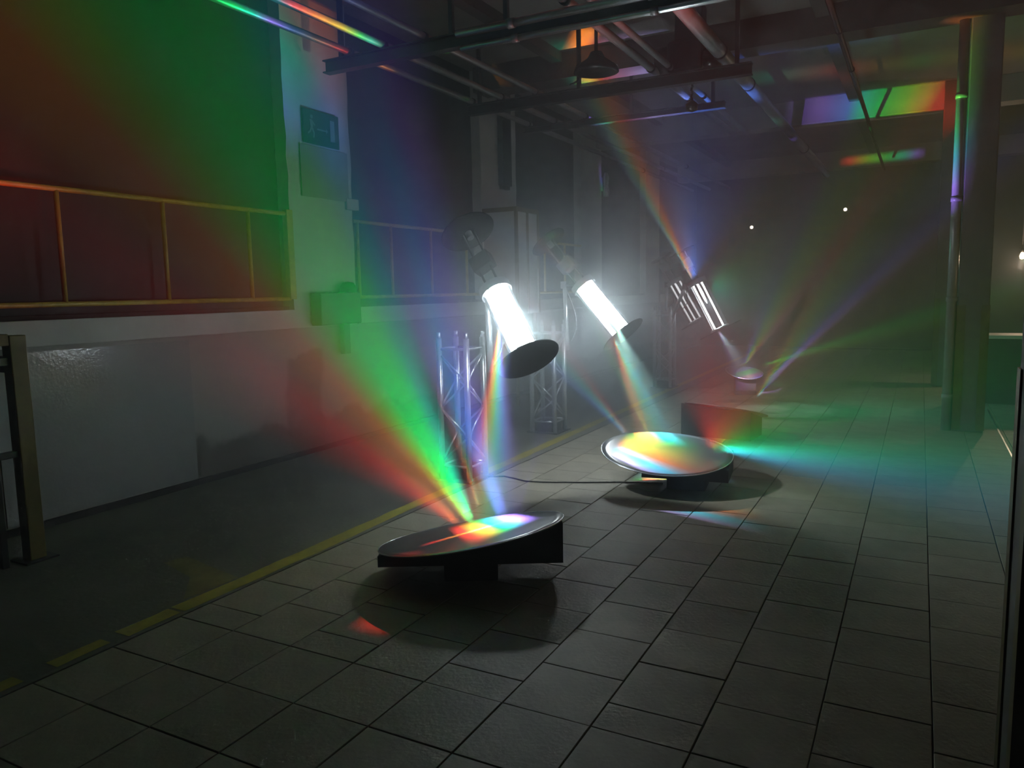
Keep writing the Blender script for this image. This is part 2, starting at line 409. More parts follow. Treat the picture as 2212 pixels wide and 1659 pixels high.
def wall_mat():
    """dirty plaster: damp band near the floor with a ragged edge and one tall brown run"""
    mt = mat('stained_plaster', (0.29, 0.285, 0.255), 0.75, bump=0.35, bscale=12)
    nt = mt.node_tree
    b = nt.nodes['Principled BSDF']
    tc = [n for n in nt.nodes if n.type == 'TEX_COORD'][0]
    L = nt.links.new
    sep = nt.nodes.new('ShaderNodeSeparateXYZ'); L(tc.outputs['Object'], sep.inputs[0])
    nz = nt.nodes.new('ShaderNodeTexNoise'); nz.inputs['Scale'].default_value = 2.6; nz.inputs['Detail'].default_value = 7
    L(tc.outputs['Object'], nz.inputs['Vector'])

    def m_(op, a, b_=None, c=None):
        n = nt.nodes.new('ShaderNodeMath'); n.operation = op
        for k, v in enumerate((a, b_, c)):
            if v is None:
                continue
            if isinstance(v, (int, float)):
                n.inputs[k].default_value = v
            else:
                L(v, n.inputs[k])
        return n.outputs[0]

    def step(x, lo, hi):
        n = nt.nodes.new('ShaderNodeMapRange'); n.interpolation_type = 'SMOOTHSTEP'
        n.inputs['From Min'].default_value = lo; n.inputs['From Max'].default_value = hi
        L(x, n.inputs['Value'])
        return n.outputs[0]
    wob = m_('MULTIPLY', m_('SUBTRACT', nz.outputs['Fac'], 0.5), 0.55)
    zz = m_('ADD', sep.outputs['Z'], wob)
    yy = m_('ADD', sep.outputs['Y'], m_('MULTIPLY', wob, 0.6))
    damp = m_('MULTIPLY', step(zz, 0.40, 0.30), step(sep.outputs['Y'], 4.40, 4.42))
    run = m_('MULTIPLY', m_('MULTIPLY', step(yy, 5.50, 5.60), step(yy, 6.05, 5.95)), step(zz, 1.04, 0.98))
    fac = m_('MINIMUM', m_('ADD', m_('MULTIPLY', damp, 0.75), m_('MULTIPLY', run, 0.7)), 0.85)
    mx = nt.nodes.new('ShaderNodeMix'); mx.data_type = 'RGBA'
    mx.inputs['A'].default_value = (0.29, 0.285, 0.255, 1)
    mx.inputs['B'].default_value = (0.07, 0.055, 0.045, 1)
    L(fac, mx.inputs['Factor'])
    L(mx.outputs['Result'], b.inputs['Base Color'])
    return mt


M['stained'] = wall_mat()


# ---------------------------------------------------------------- mesh helpers
def add_box(bm, lo, hi, mtx=None):
    vs_ = [bm.verts.new((x, y, z)) for z in (lo[2], hi[2]) for y in (lo[1], hi[1]) for x in (lo[0], hi[0])]
    if mtx is not None:
        for v in vs_:
            v.co = mtx @ v.co
    for f in ((0, 2, 3, 1), (4, 5, 7, 6), (0, 1, 5, 4), (2, 6, 7, 3), (0, 4, 6, 2), (1, 3, 7, 5)):
        bm.faces.new([vs_[i] for i in f])
    return vs_


def add_tube(bm, a, b, r, seg=10, r2=None, caps=True):
    a = Vector(a); b = Vector(b)
    d = (b - a).normalized()
    s = Vector((0, 0, 1)) if abs(d.z) < 0.9 else Vector((1, 0, 0))
    u = d.cross(s).normalized(); v = d.cross(u)
    r2 = r if r2 is None else r2
    ra = [bm.verts.new(a + (u * math.cos(t) + v * math.sin(t)) * r) for t in [2 * math.pi * k / seg for k in range(seg)]]
    rb = [bm.verts.new(b + (u * math.cos(t) + v * math.sin(t)) * r2) for t in [2 * math.pi * k / seg for k in range(seg)]]
    for k in range(seg):
        f = bm.faces.new((ra[k], ra[(k + 1) % seg], rb[(k + 1) % seg], rb[k])); f.smooth = True
    if caps:
        bm.faces.new(ra); bm.faces.new(rb[::-1])


def add_path(bm, pts, r, seg=6):
    for p, q in zip(pts[:-1], pts[1:]):
        add_tube(bm, p, q, r, seg)


def add_disc(bm, c, n, r, t, seg=48):
    c = Vector(c); n = Vector(n).normalized()
    add_tube(bm, c - n * t / 2, c + n * t / 2, r, seg)


def add_lathe(bm, prof, frame, seg=32):
    """prof = [(radius, height)] about the local z of frame"""
    rings = []
    for (r, h) in prof:
        rings.append([bm.verts.new(frame @ Vector((r * math.cos(2 * math.pi * k / seg), r * math.sin(2 * math.pi * k / seg), h))) for k in range(seg)])
    for p, q in zip(rings[:-1], rings[1:]):
        for k in range(seg):
            f = bm.faces.new((p[k], p[(k + 1) % seg], q[(k + 1) % seg], q[k])); f.smooth = True
    return rings


def obj(name, bm, material, parent=None, bevel=0.0):
    bmesh.ops.recalc_face_normals(bm, faces=bm.faces)
    me = bpy.data.meshes.new(name)
    bm.to_mesh(me); bm.free()
    me.materials.append(material)
    o = bpy.data.objects.new(name, me)
    COL.objects.link(o)
    if parent is not None:
        o.parent = parent
    if bevel > 0:
        md = o.modifiers.new('bevel', 'BEVEL'); md.width = bevel; md.segments = 2; md.limit_method = 'ANGLE'
    return o


def box(name, lo, hi, material, parent=None, bevel=0.0):
    bm = bmesh.new(); add_box(bm, lo, hi)
    return obj(name, bm, material, parent, bevel)


def tube(name, a, b, r, material, parent=None, seg=12, r2=None):
    bm = bmesh.new(); add_tube(bm, a, b, r, seg, r2)
    return obj(name, bm, material, parent)


def thing(name, label, cat, loc=(0, 0, 0), group=None, kind=None):
    o = bpy.data.objects.new(name, None)
    COL.objects.link(o)
    o.location = loc
    o.empty_display_size = 0.1
    tag(o, label, cat, group, kind)
    return o


def tag(o, label=None, cat=None, group=None, kind=None):
    if label: o['label'] = label
    if cat: o['category'] = cat
    if group: o['group'] = group
    if kind: o['kind'] = kind
    return o


def frame_of(c, n, hint=(1, 0, 0)):
    """matrix with origin c and local z along n"""
    n = Vector(n).normalized()
    h = Vector(hint); x = (h - n * h.dot(n)).normalized(); y = n.cross(x)
    f = Matrix.Identity(4)
    for i in range(3):
        f[i][0] = x[i]; f[i][1] = y[i]; f[i][2] = n[i]; f[i][3] = c[i]
    return f


# ---------------------------------------------------------------- setting
# floor: slab with joints, tiles in running bond, concrete strip along the wall
bm = bmesh.new()
add_box(bm, (-5.46, -0.6, -0.25), (6.2, 21.5, -0.014))
floor = tag(obj('floor', bm, M['grout']), 'beige tiled hall floor with dark joints', None, None, 'structure')
box('concrete_strip', (-5.46, -0.6, -0.014), (-3.256, 21.5, 0.0), M['concrete'], floor)


def visible(p, margin=80):
    d = Vector(p) - CAM
    z = d.dot(FWD)
    if z < 0.2:
        return None
    u = 1106 + 1650 * d.dot(RIGHT) / z
    v = 829.5 + 1650 * d.dot(DOWN) / z
    return z if (-margin < u < 2212 + margin and -margin < v < 1659 + margin) else None


TW, TL, GAP = 0.372, 0.367, 0.0022
cells = []
for i in range(-5, 16):
    x0 = -1.39 + TW * i
    y = 2.465
    half = (i % 2 != 0)
    ys = []
    if half:
        ys.append((y, y + TL / 2)); y += TL / 2
    while y < 20.5:
        ys.append((y, y + TL)); y += TL
    y = 2.465
    while y > -0.3:
        ys.append((y - TL, y)); y -= TL
    for (a, b) in ys:
        if x0 < 5.6:
            cells.append((x0, a, x0 + TW, b))
scored = []
for c in cells:
    z = visible(((c[0] + c[2]) / 2, (c[1] + c[3]) / 2, 0))
    scored.append((z if z else 99 + c[1], c))
scored.sort(key=lambda t: t[0])


def tile_bm(bm, w, l, ox=0, oy=0, oz=0):
    t = 0.002
    lo = [bm.verts.new((ox + sx * w / 2, oy + sy * l / 2, oz - 0.0138)) for sx, sy in ((-1, -1), (1, -1), (1, 1), (-1, 1))]
    md = [bm.verts.new((ox + sx * w / 2, oy + sy * l / 2, oz - 0.003)) for sx, sy in ((-1, -1), (1, -1), (1, 1), (-1, 1))]
    hi = [bm.verts.new((ox + sx * (w / 2 - t), oy + sy * (l / 2 - t), oz)) for sx, sy in ((-1, -1), (1, -1), (1, 1), (-1, 1))]
    for p, q in ((lo, md), (md, hi)):
        for k in range(4):
            bm.faces.new((p[k], p[(k + 1) % 4], q[(k + 1) % 4], q[k]))
    bm.faces.new(hi)


shared = {}
rest = bmesh.new()
for n, (z, c) in enumerate(scored):
    w = c[2] - c[0] - 2 * GAP; l = c[3] - c[1] - 2 * GAP
    cx_, cy_ = (c[0] + c[2]) / 2, (c[1] + c[3]) / 2
    if n < 300:
        key = round(l, 3)
        if key not in shared:
            b2 = bmesh.new(); tile_bm(b2, w, l)
            bmesh.ops.recalc_face_normals(b2, faces=b2.faces)
            me = bpy.data.meshes.new('tile'); b2.to_mesh(me); b2.free(); me.materials.append(M['tile'])
            shared[key] = me
        o = bpy.data.objects.new('tile', shared[key]); COL.objects.link(o)
        o.parent = floor
        o.location = (cx_ + random.uniform(-.0008, .0008), cy_ + random.uniform(-.0008, .0008), random.uniform(-.0022, 0.0))
        o.rotation_euler = (random.uniform(-.002, .002), random.uniform(-.002, .002), random.uniform(-.004, .004))
    else:
        tile_bm(rest, w, l, cx_, cy_, random.uniform(-.002, 0))
tag(obj('tile_field', rest, M['tile'], floor), None, None, None, 'stuff')

# worn yellow line on the floor, broken in places
for (a, b, w) in ((0.9, 1.72, .085), (1.86, 2.12, .08), (2.20, 2.50, .10), (2.52, 4.4, .11), (4.4, 20.5, .11)):
    bm = bmesh.new()
    n = max(3, int((b - a) / .18))
    lv = []
    for k in range(n + 1):
        y = a + (b - a) * k / n
        x = -3.335 + (-0.017) * max(0, y - 3.4)
        lv.append((bm.verts.new((x - w / 2 + random.uniform(-.006, .006), y, .0015)), bm.verts.new((x + w / 2 + random.uniform(-.006, .006), y, .0015))))
    for p, q in zip(lv[:-1], lv[1:]):
        bm.faces.new((p[0], p[1], q[1], q[0]))
    obj('floor_marking', bm, M['yellow_line'], floor)
bm = bmesh.new()
vv = [bm.verts.new((x, y, .0012)) for x, y in ((-3.42, 2.62), (-3.40, 2.98), (-3.62, 3.02), (-3.98, 3.10), (-4.02, 2.96), (-3.66, 2.86))]
bm.faces.new(vv)
obj('floor_marking', bm, M['yellow_faint'], floor)
box('metal_strip', (0.792, 1.0, 0.0), (0.806, 11.2, 0.004), M['alu'], floor)

# left wall: plastered parapet, piers, ledge band, blacked out openings
PIERS = [(5.66, 6.60), (9.37, 10.42), (12.92, 13.92), (16.6, 17.6)]
wall = thing('wall_left', 'white plastered left wall with piers and dark openings', None, (0, 0, 0), None, 'structure')
box('parapet', (-5.75, -0.6, -0.014), (-5.45, 21.5, 1.285), M['stained'], wall)
box('ledge_band', (-5.75, -0.6, 1.285), (-5.41, 5.66, 1.468), M['plaster'], wall, 0.006)
for a, b in ((6.60, 9.37), (10.42, 12.92), (13.92, 16.6), (17.6, 21.5)):
    box('ledge_band', (-5.75, a, 1.285), (-5.41, b, 1.468), M['plaster'], wall, 0.006)
for a, b in PIERS:
    bm = bmesh.new()
    # slightly uneven plastered arris
    n = 18
    prev = None
    for k in range(n + 1):
        z = 1.285 + (4.6 - 1.285) * k / n
        e0 = random.uniform(-.012, .012); e1 = random.uniform(-.012, .012)
        ring = [bm.verts.new(p) for p in ((-5.43, a + e0, z), (-5.43, b + e1, z), (-5.95, b + e1, z), (-5.95, a + e0, z))]
        if prev:
            for q in range(4):
                bm.faces.new((prev[q], prev[(q + 1) % 4], ring[(q + 1) % 4], ring[q]))
        prev = ring
    obj('pier', bm, M['plaster'], wall)
box('knee_block', (-5.44, 6.48, 2.50), (-5.40, 6.68, 2.62), M['plaster'], wall, 0.01)
box('gloss_panel', (-5.452, 2.84, 0.06), (-5.444, 4.41, 1.25), M['sheet'], wall)
tag(box('baseboard_left', (-5.449, -0.6, 0.0), (-5.425, 21.5, 0.05), M['slot']), 'dark skirting strip along the left wall', None, None, 'structure')
WIN_LABELS = ['nearest blacked-out window opening, left of the white pier with the exit sign',
              'second blacked-out window opening, right of the pier with the exit sign',
              'third blacked-out window opening, behind the second lamp',
              'fourth blacked-out window opening, dim beyond the third pier',
              'farthest blacked-out window opening, lost in the haze']
OPEN = [(-0.6, 5.66), (6.60, 9.37), (10.42, 12.92), (13.92, 16.6), (17.6, 21.5)]
for k, (a, b) in enumerate(OPEN):
    w = thing('window_%d' % (k + 1), WIN_LABELS[k], None, (0, 0, 0), None, 'structure')
    box('pane', (-5.60, a, 1.45), (-5.57, b, 4.6), M['dark_pane'], w)
    box('sill_reveal', (-5.57, a + .01, 1.46), (-5.47, b - .03, 1.50), M['slot'], w)

# ceiling with cross beams
ceil = tag(box('ceiling', (-5.95, -0.6, 4.6), (6.2, 21.5, 4.8), M['ceil']), 'dim grey concrete ceiling slab', None, None, 'structure')
box('cross_beam', (-5.45, 9.25, 4.28), (6.0, 9.62, 4.6), M['beam'], ceil)
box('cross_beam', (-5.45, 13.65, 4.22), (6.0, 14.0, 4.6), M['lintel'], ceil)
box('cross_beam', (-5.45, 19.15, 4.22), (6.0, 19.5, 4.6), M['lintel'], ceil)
for x in (-4.2, -1.05, 2.4):
    for (ya, yb) in ((-.5, 9.25), (9.62, 13.65), (14.0, 19.15)):
        box('rib', (x - .07, ya, 4.48), (x + .07, yb, 4.6), M['beam'], ceil)
# far end and right side
tag(box('wall_back', (-5.95, 21.5, -0.01), (6.2, 21.8, 4.8), M['farwall']), 'dark far end wall lost in the haze', None, None, 'structure')
tag(box('wall_right', (6.0, -0.6, -0.01), (6.2, 21.5, 4.8), M['warmwall']), 'dim brown right-hand wall beyond the column', None, None, 'structure')


def column(loc, w, label, yellow_top):
    t = thing('concrete_column', label, None, loc, None, 'structure')
    sh = box('shaft', (0, 0, 0), (w, w, 4.6), M['column'], t, 0.012)
    for (x, y) in ((0, 0), (w, 0), (0, w), (w, w)):
        sx = 1 if x == 0 else -1; sy = 1 if y == 0 else -1
        bm = bmesh.new()
        add_box(bm, (min(x, x + sx * .075) - (.006 if sx > 0 else 0), y - .006 * sy if sy > 0 else y, 0.02), (max(x, x + sx * .075), y if sy > 0 else y + .006, yellow_top))
        add_box(bm, (x - .006 if sx > 0 else x, min(y, y + sy * .075), 0.02), (x if sx > 0 else x + .006, max(y, y + sy * .075), yellow_top))
        obj('corner_guard', bm, M['yellow_dim'], sh)
    return t


column((0.355, 9.46, 0), 0.29, 'square concrete column with yellow corner guards on the right', 1.36)
column((0.20, 13.56, 0), 0.34, 'square concrete column behind, carrying the lit cross beam', 1.36)
column((0.255, 2.22, 0), 0.34, 'square concrete column at the very right edge, nearest the camera', 1.36)

# ---------------------------------------------------------------- grating discs on black boxes
def floor_disc(label, c, along, half_len, half_wid, z0, z1, cross, box_lo, box_hi, box_half, z_bottom, warp=0.02, name='grating_disc'):
    """c floor centre; along = horizontal unit direction of the long axis; z0/z1 heights at its two ends;
    cross = rise towards the left of 'along'"""
    t = thing(name, label, 'light disc', (c[0], c[1], 0.0), 'silver grating discs on the floor')
    a = Vector((along[0], along[1], 0)).normalized(); b = Vector((-a.y, a.x, 0))

    def top(s, q):
        """height of the bent sheet at s along, q across (both -1..1)"""
        return (z0 + z1) / 2 + (z1 - z0) / 2 * s + cross * q + warp * (s * s - 0.5) - warp * 0.6 * q * q

    bm = bmesh.new()
    seg, rings = 64, 10
    lay = []
    for dz in (0.0, -0.006):
        ctr = bm.verts.new(Vector((0, 0, top(0, 0) + dz)))
        rs = []
        for r in range(1, rings + 1):
            k = r / rings
            row = []
            for j in range(seg):
                th = 2 * math.pi * j / seg
                s, q = k * math.cos(th), k * math.sin(th)
                p = a * (s * half_len) + b * (q * half_wid)
                row.append(bm.verts.new(Vector((p.x, p.y, top(s, q) + dz))))
            rs.append(row)
        for j in range(seg):
            f = bm.faces.new((ctr, rs[0][j], rs[0][(j + 1) % seg])); f.smooth = True
        for r in range(rings - 1):
            for j in range(seg):
                f = bm.faces.new((rs[r][j], rs[r + 1][j], rs[r + 1][(j + 1) % seg], rs[r][(j + 1) % seg])); f.smooth = True
        lay.append(rs[-1])
    for j in range(seg):
        bm.faces.new((lay[0][j], lay[1][j], lay[1][(j + 1) % seg], lay[0][(j + 1) % seg]))
    foil = tag(obj('foil_disc', bm, M['foil'], t), 'bent silver foil disc')
    bm = bmesh.new()
    pts = []
    for j in range(seg):
        th = 2 * math.pi * j / seg
        s, q = math.cos(th), math.sin(th)
        p = a * (s * half_len) + b * (q * half_wid)
        pts.append(Vector((p.x, p.y, top(s, q) - 0.003)))
    for j in range(seg):
        add_tube(bm, pts[j], pts[(j + 1) % seg], 0.0045, 6, caps=False)
    obj('rim', bm, M['rim'], foil)
    # wedge-shaped black box under the sheet
    bm = bmesh.new()
    n = 12
    lo, hi = box_lo, box_hi
    rows = []
    for k in range(n + 1):
        s = lo + (hi - lo) * k / n
        row = []
        for q in (-box_half, box_half):
            p = a * (s * half_len) + b * (q * half_wid)
            row.append((bm.verts.new(Vector((p.x, p.y, z_bottom))), bm.verts.new(Vector((p.x, p.y, top(s, q) - 0.014 - warp * 0.3)))))
        rows.append(row)
    for p, q in zip(rows[:-1], rows[1:]):
        bm.faces.new((p[0][0], q[0][0], q[0][1], p[0][1]))
        bm.faces.new((p[1][0], p[1][1], q[1][1], q[1][0]))
        bm.faces.new((p[0][1], q[0][1], q[1][1], p[1][1]))
        bm.faces.new((p[0][0], p[1][0], q[1][0], q[0][0]))
    for e in (rows[0], rows[-1]):
        bm.faces.new((e[0][0], e[0][1], e[1][1], e[1][0]))
    obj('black_box', bm, M['black'], t)
    bm = bmesh.new()
    s = (lo + hi) / 2
    pc = a * (s * half_len)
    mt = Matrix.Translation((pc.x, pc.y, 0)) @ Matrix.Rotation(math.atan2(a.y, a.x), 4, 'Z')
    add_box(bm, (-0.15, -0.13, 0.0), (0.15, 0.13, z_bottom), mt)
    obj('plinth', bm, M['black'], t)
    return t


floor_disc('front tilted silver disc with a rainbow stripe, on a black box', (D1.x, D1.y), (0.875, 0.484), 0.53, 0.44, 0.155, 0.325, -0.055, -0.97, 0.97, 0.35, 0.10, 0.008)
floor_disc('second silver disc covered in rainbow colours, black box at its right', (D2.x, D2.y), (0.98, 0.12), 0.53, 0.47, 0.31, 0.25, 0.075, -0.30, 0.97, 0.45, 0.10, 0.012)
floor_disc('third disc seen edge-on, a bright rim over its black box', (D3.x, D3.y), (0.985, -0.10), 0.44, 0.42, 0.315, 0.255, -0.11, -0.97, 0.75, 0.5, 0.0, 0.005)
floor_disc('small far pale green disc under the third lamp', (D4.x, D4.y), (0.95, 0.31), 0.27, 0.24, 0.36, 0.31, 0.07, -0.5, 0.6, 0.4, 0.06, 0.01)


# ---------------------------------------------------------------- trusses
def truss(label, x, y, w, h, name='lighting_truss'):
    t = thing(name, label, 'truss', (x, y, 0), 'aluminium box trusses along the line of lamps')
    corners = [(0, 0), (w, 0), (w, w), (0, w)]
    for c in corners:
        ch = tube('chord', (c[0], c[1], 0.012), (c[0], c[1], h), 0.025, M['alu'], t, 12)
        tube('spigot', (c[0], c[1], h), (c[0], c[1], h + 0.05), 0.016, M['alu'], ch, 10)
    for k in range(4):
        p, q = corners[k], corners[(k + 1) % 4]
        for z in (0.13, h - 0.09):
            tube('rung', (p[0], p[1], z), (q[0], q[1], z), 0.011, M['alu'], t, 8)
        n = 4
        z0, z1 = 0.16, h - 0.13
        for i in range(n):
            za = z0 + (z1 - z0) * i / n; zb = z0 + (z1 - z0) * (i + 1) / n
            A, B = (p, q) if (i + k) % 2 == 0 else (q, p)
            tube('brace', (A[0], A[1], za), (B[0], B[1], zb), 0.009, M['alu'], t, 8)
    bp = box('base_plate', (-0.05, -0.05, 0.0), (w + .05, w + .05, 0.012), M['steel_dark'], t)
    box('ballast', (0.03, 0.03, 0.012), (w - .03, w - .03, 0.11), M['black'], bp, 0.006)
    return t


truss('aluminium truss tower beside the front lamp', -3.58, 5.40, 0.27, 1.22)
truss('aluminium truss tower beside the second lamp', -3.86, 7.70, 0.28, 1.22)
truss('far aluminium truss tower dim behind the second lamp', -3.78, 12.0, 0.26, 1.26)


# ---------------------------------------------------------------- tube lamps
def tube_lamp(label, L, ax, length, rad, watts, rod, mast_base, mast_top, lower_r, upper_r, clear_disc=False, upper=-0.92, rods=5, name='tube_lamp'):
    t = thing(name, label, 'lamp', L, 'tilted glass tube lamps')
    f = frame_of(Vector((0, 0, 0)), -ax, (1, 0, 0))       # local z points up the lamp
    h = length / 2
    bm = bmesh.new()
    add_lathe(bm, [(rad, -h), (rad, h)], f, 40)
    gt = obj('glass_tube', bm, M['glass'], t)
    bm = bmesh.new()
    add_lathe(bm, [(rad + .012, h - .05), (rad + .014, h + .015), (rad * .4, h + .03), (0.0005, h + .03)], f, 40)
    obj('collar', bm, M['alu'], gt)
    bm = bmesh.new()
    add_lathe(bm, [(rad - .02, -h + .012), (rad + .008, -h + .004), (rad + .008, -h - .012), (rad - .02, -h - .012)], f, 40)
    obj('end_ring', bm, M['alu'], gt)
    bm = bmesh.new()                                      # added unseen half sleeve, dims lamp light towards the left wall
    fi = f.inverted()
    away = fi.to_3x3() @ Vector((-0.85, 0.5, 0.0))
    th0 = math.atan2(away.y, away.x)
    cols = []
    for k in range(25):
        th = th0 + math.radians(-80 + 160 * k / 24)
        cols.append([bm.verts.new(f @ Vector((rad * .93 * math.cos(th), rad * .93 * math.sin(th), zz))) for zz in (-h + .02, h - .03)])
    for p, q in zip(cols[:-1], cols[1:]):
        fc = bm.faces.new((p[0], q[0], q[1], p[1])); fc.smooth = True
    obj('added_sleeve', bm, M['sleeve'], gt)
    nrod = rods
    for k in range(nrod):
        th = 2 * math.pi * (k + .35) / nrod
        r0 = rad * 0.74
        px, py = r0 * math.cos(th), r0 * math.sin(th)
        bm = bmesh.new()
        add_tube(bm, f @ Vector((px, py, -h + .015)), f @ Vector((px, py, h - .03)), rad * (0.13 if watts > 150 else 0.10), 10)
        obj('glow_rod', bm, rod, t)
    bm = bmesh.new()
    kb = 1.0 if watts > 150 else 0.35
    add_lathe(bm, [(0.004, h * .05), (rad * .32 * kb, h * .18), (rad * .45 * kb, h * .45), (rad * .36 * kb, h * .8), (rad * .2 * kb, h * .93)], f, 20)
    obj('bulb', bm, M['bulb'] if watts > 150 else rod, t)
    # shade discs
    bm = bmesh.new()
    add_lathe(bm, [(0.0005, -h - .02), (lower_r, -h - .02), (lower_r + .003, -h - .026), (lower_r, -h - .032), (0.0005, -h - .032)], f, 56)
    obj('shade_disc', bm, M['glassdisc'] if clear_disc else M['disc_black'], t)
    if upper_r:
        bm = bmesh.new()
        add_lathe(bm, [(0.0005, -upper), (upper_r, -upper), (upper_r + .003, -upper + .008), (upper_r, -upper + .016), (0.0005, -upper + .016)], f, 56)
        td = obj('top_disc', bm, M['disc_black'], t)
        bm = bmesh.new()
        add_tube(bm, f @ Vector((0, 0, -upper - .06)), f @ Vector((0, 0, -upper + .001)), 0.03, 14)
        obj('disc_boss', bm, M['steel'], td)
        bm = bmesh.new()
        add_box(bm, (-.085, -.06, h + .2), (.085, .06, h + .33), f)
        obj('ballast_box', bm, M['black_satin'], t, 0.008)
        for sx in (-.05, .05):
            bm = bmesh.new()
            add_tube(bm, f @ Vector((sx, 0, h + .01)), f @ Vector((sx, 0, -upper)), 0.009, 8)
            obj('stay_rod', bm, M['steel_dark'], t)
    # mast and clamp
    mb = Vector(mast_base) - L; mp = Vector(mast_top) - L
    ms = tube('mast', mb, mp, 0.024, M['alu'], t, 14)
    bm = bmesh.new()
    c = f @ Vector((0, 0, h - .02))
    side = (mp - c)
    add_tube(bm, mp, c + side.normalized() * (rad + .01), 0.014, 10)
    obj('arm', bm, M['steel_dark'], ms)
    bm = bmesh.new()
    add_box(bm, (-.035, -.035, -.04), (.035, .035, .04), Matrix.Translation(mp))
    obj('clamp', bm, M['black_satin'], ms, 0.006)
    # hanging cable from the clamp
    bm = bmesh.new()
    p0 = mp + Vector((0.0, 0.03, -.03)); p3 = mb + Vector((0, 0.04, 0.05))
    pts = []
    for i in range(13):
        s = i / 12
        sag = Vector((0.10, 0.02, -0.05)) * math.sin(math.pi * s)
        pts.append(p0.lerp(p3, s) + sag)
    add_path(bm, pts, 0.006, 6)
    obj('cable', bm, M['black'], ms)
    # the arc itself
    ld = bpy.data.lights.new('arc_light', 'SPOT')
    ld.energy = watts
    ld.spot_size = math.radians(138)
    ld.spot_blend = 1.0
    ld.color = (0.80, 0.95, 1.0)
    ld.shadow_soft_size = 0.035
    lo = bpy.data.objects.new('arc_light', ld)
    COL.objects.link(lo)
    lo.parent = t
    lo.location = f @ Vector((0, 0, h * 0.5))
    lo.rotation_euler = Vector((0.30, 0.14, -0.94)).to_track_quat('-Z', 'Y').to_euler()
    # the soft light of the glowing rods all along the tube
    gd = bpy.data.lights.new('rod_light', 'POINT')
    gd.energy = watts * 0.135 if watts > 150 else watts * 0.04
    gd.color = (0.80, 0.95, 1.0)
    gd.shadow_soft_size = rad * 0.8
    go = bpy.data.objects.new('rod_light', gd)
    COL.objects.link(go)
    go.parent = t
    return t


tube_lamp('front tube lamp, brightest, with a large dark disc above it', L1, AX1, 0.66, 0.115, LAMP_W[0], M['rod'], (-3.09, 5.42, 0.95), (-3.085, 5.38, 1.60), 0.245, 0.225)
tube_lamp('second tube lamp, bright white, its lower disc nearly edge-on', L2, AX2, 0.66, 0.115, LAMP_W[1], M['rod'], (-3.42, 7.72, 0.95), (-3.42, 7.66, 1.66), 0.24, 0.20)
tube_lamp('third tube lamp with two white streaks and clear bottom disc', L3, AX3, 0.70, 0.12, LAMP_W[2], M['rod3'], (-3.47, 11.96, 1.16), (-2.86, 10.45, 1.62), 0.29, 0.18, True, -0.78, 2)
tube_lamp('farthest tube lamp, dim grey glass behind the third', L4, AX4, 0.72, 0.12, LAMP_W[3], M['rod4'], (-3.62, 12.1, 1.24), (-3.62, 12.15, 1.66), 0.27, 0.18, True, -0.78, 3)

# ---------------------------------------------------------------- railings in the openings
def railing(label, posts, y0, y1, zt=2.39, zb=1.575, name='window_railing'):
    x = -5.44
    t = thing(name, label, 'railing', (x, y0, 1.50), 'yellow railings in the wall openings')
    tube('top_rail', (0, 0, zt - 1.5), (0, y1 - y0, zt - 1.5), 0.020, M['yellow'], t, 10)
    tube('bottom_rail', (0, 0, zb - 1.5), (0, y1 - y0, zb - 1.5), 0.020, M['yellow'], t, 10)
    for y in posts:
        tube('post', (0, y - y0, zb - 1.5), (0, y - y0, zt - 1.5), 0.018, M['yellow'], t, 10)
    return t


r = railing('yellow railing with four posts in the nearest dark opening, left', (0.7, 1.6, 2.5, 3.38, 4.245, 5.14), 0.0, 5.62)
box('end_plate', (-.03, 5.60, 0.07), (.03, 5.68, 0.93), M['yellow'], r, 0.004)
railing('thin yellow railing in the second opening behind the blue beam', (6.68, 7.28, 8.10, 8.95), 6.61, 9.35)
railing('faint far railing in the third opening behind the second lamp', (10.6, 11.4, 12.2), 10.43, 12.9)

# yellow gate frame standing at the far left
g = thing('gate_frame', 'old yellow steel gate frame standing at the far left edge', 'gate', (-4.83, 2.66, 0))
box('gate_post', (-.045, -.05, 0), (.045, .05, 1.40), M['yellow_dim'], g, 0.006)
box('gate_post', (-.03, -.20, 0), (.02, -.16, 1.30), M['black_satin'], g, 0.004)
box('head_bar', (-.04, -1.3, 1.34), (.04, -.05, 1.41), M['yellow_dim'], g, 0.005)
box('cross_bar', (-.02, -1.3, 0.66), (.02, -.05, 0.70), M['black_satin'], g, 0.004)
box('cross_bar', (-.02, -1.3, 1.22), (.02, -.05, 1.27), M['black_satin'], g, 0.004)
box('hinge_plate', (-.35, -.02, 1.17), (-.045, .03, 1.27), M['black_satin'], g, 0.004)
box('foot_plate', (-.09, -.10, 0), (.09, .10, .012), M['steel_dark'], g)

# ---------------------------------------------------------------- things on the piers
s = thing('exit_sign', 'dark green emergency exit sign high on the nearest white pier', 'sign', (-5.417, 5.88, 3.10))
bd = box('board', (0, 0, 0.0), (0.02, 0.52, 0.33), M['green_sign'], s, 0.004)
bm = bmesh.new()                                           # running figure, arrow shaft, doorway
X = 0.0205


def flat(bm, pts, th=0.0015):
    lo = [bm.verts.new((X, y, z)) for y, z in pts]; hi = [bm.verts.new((X + th, y, z)) for y, z in pts]
    n = len(pts)
    bm.faces.new(hi)
    for k in range(n):
        bm.faces.new((lo[k], lo[(k + 1) % n], hi[(k + 1) % n], hi[k]))


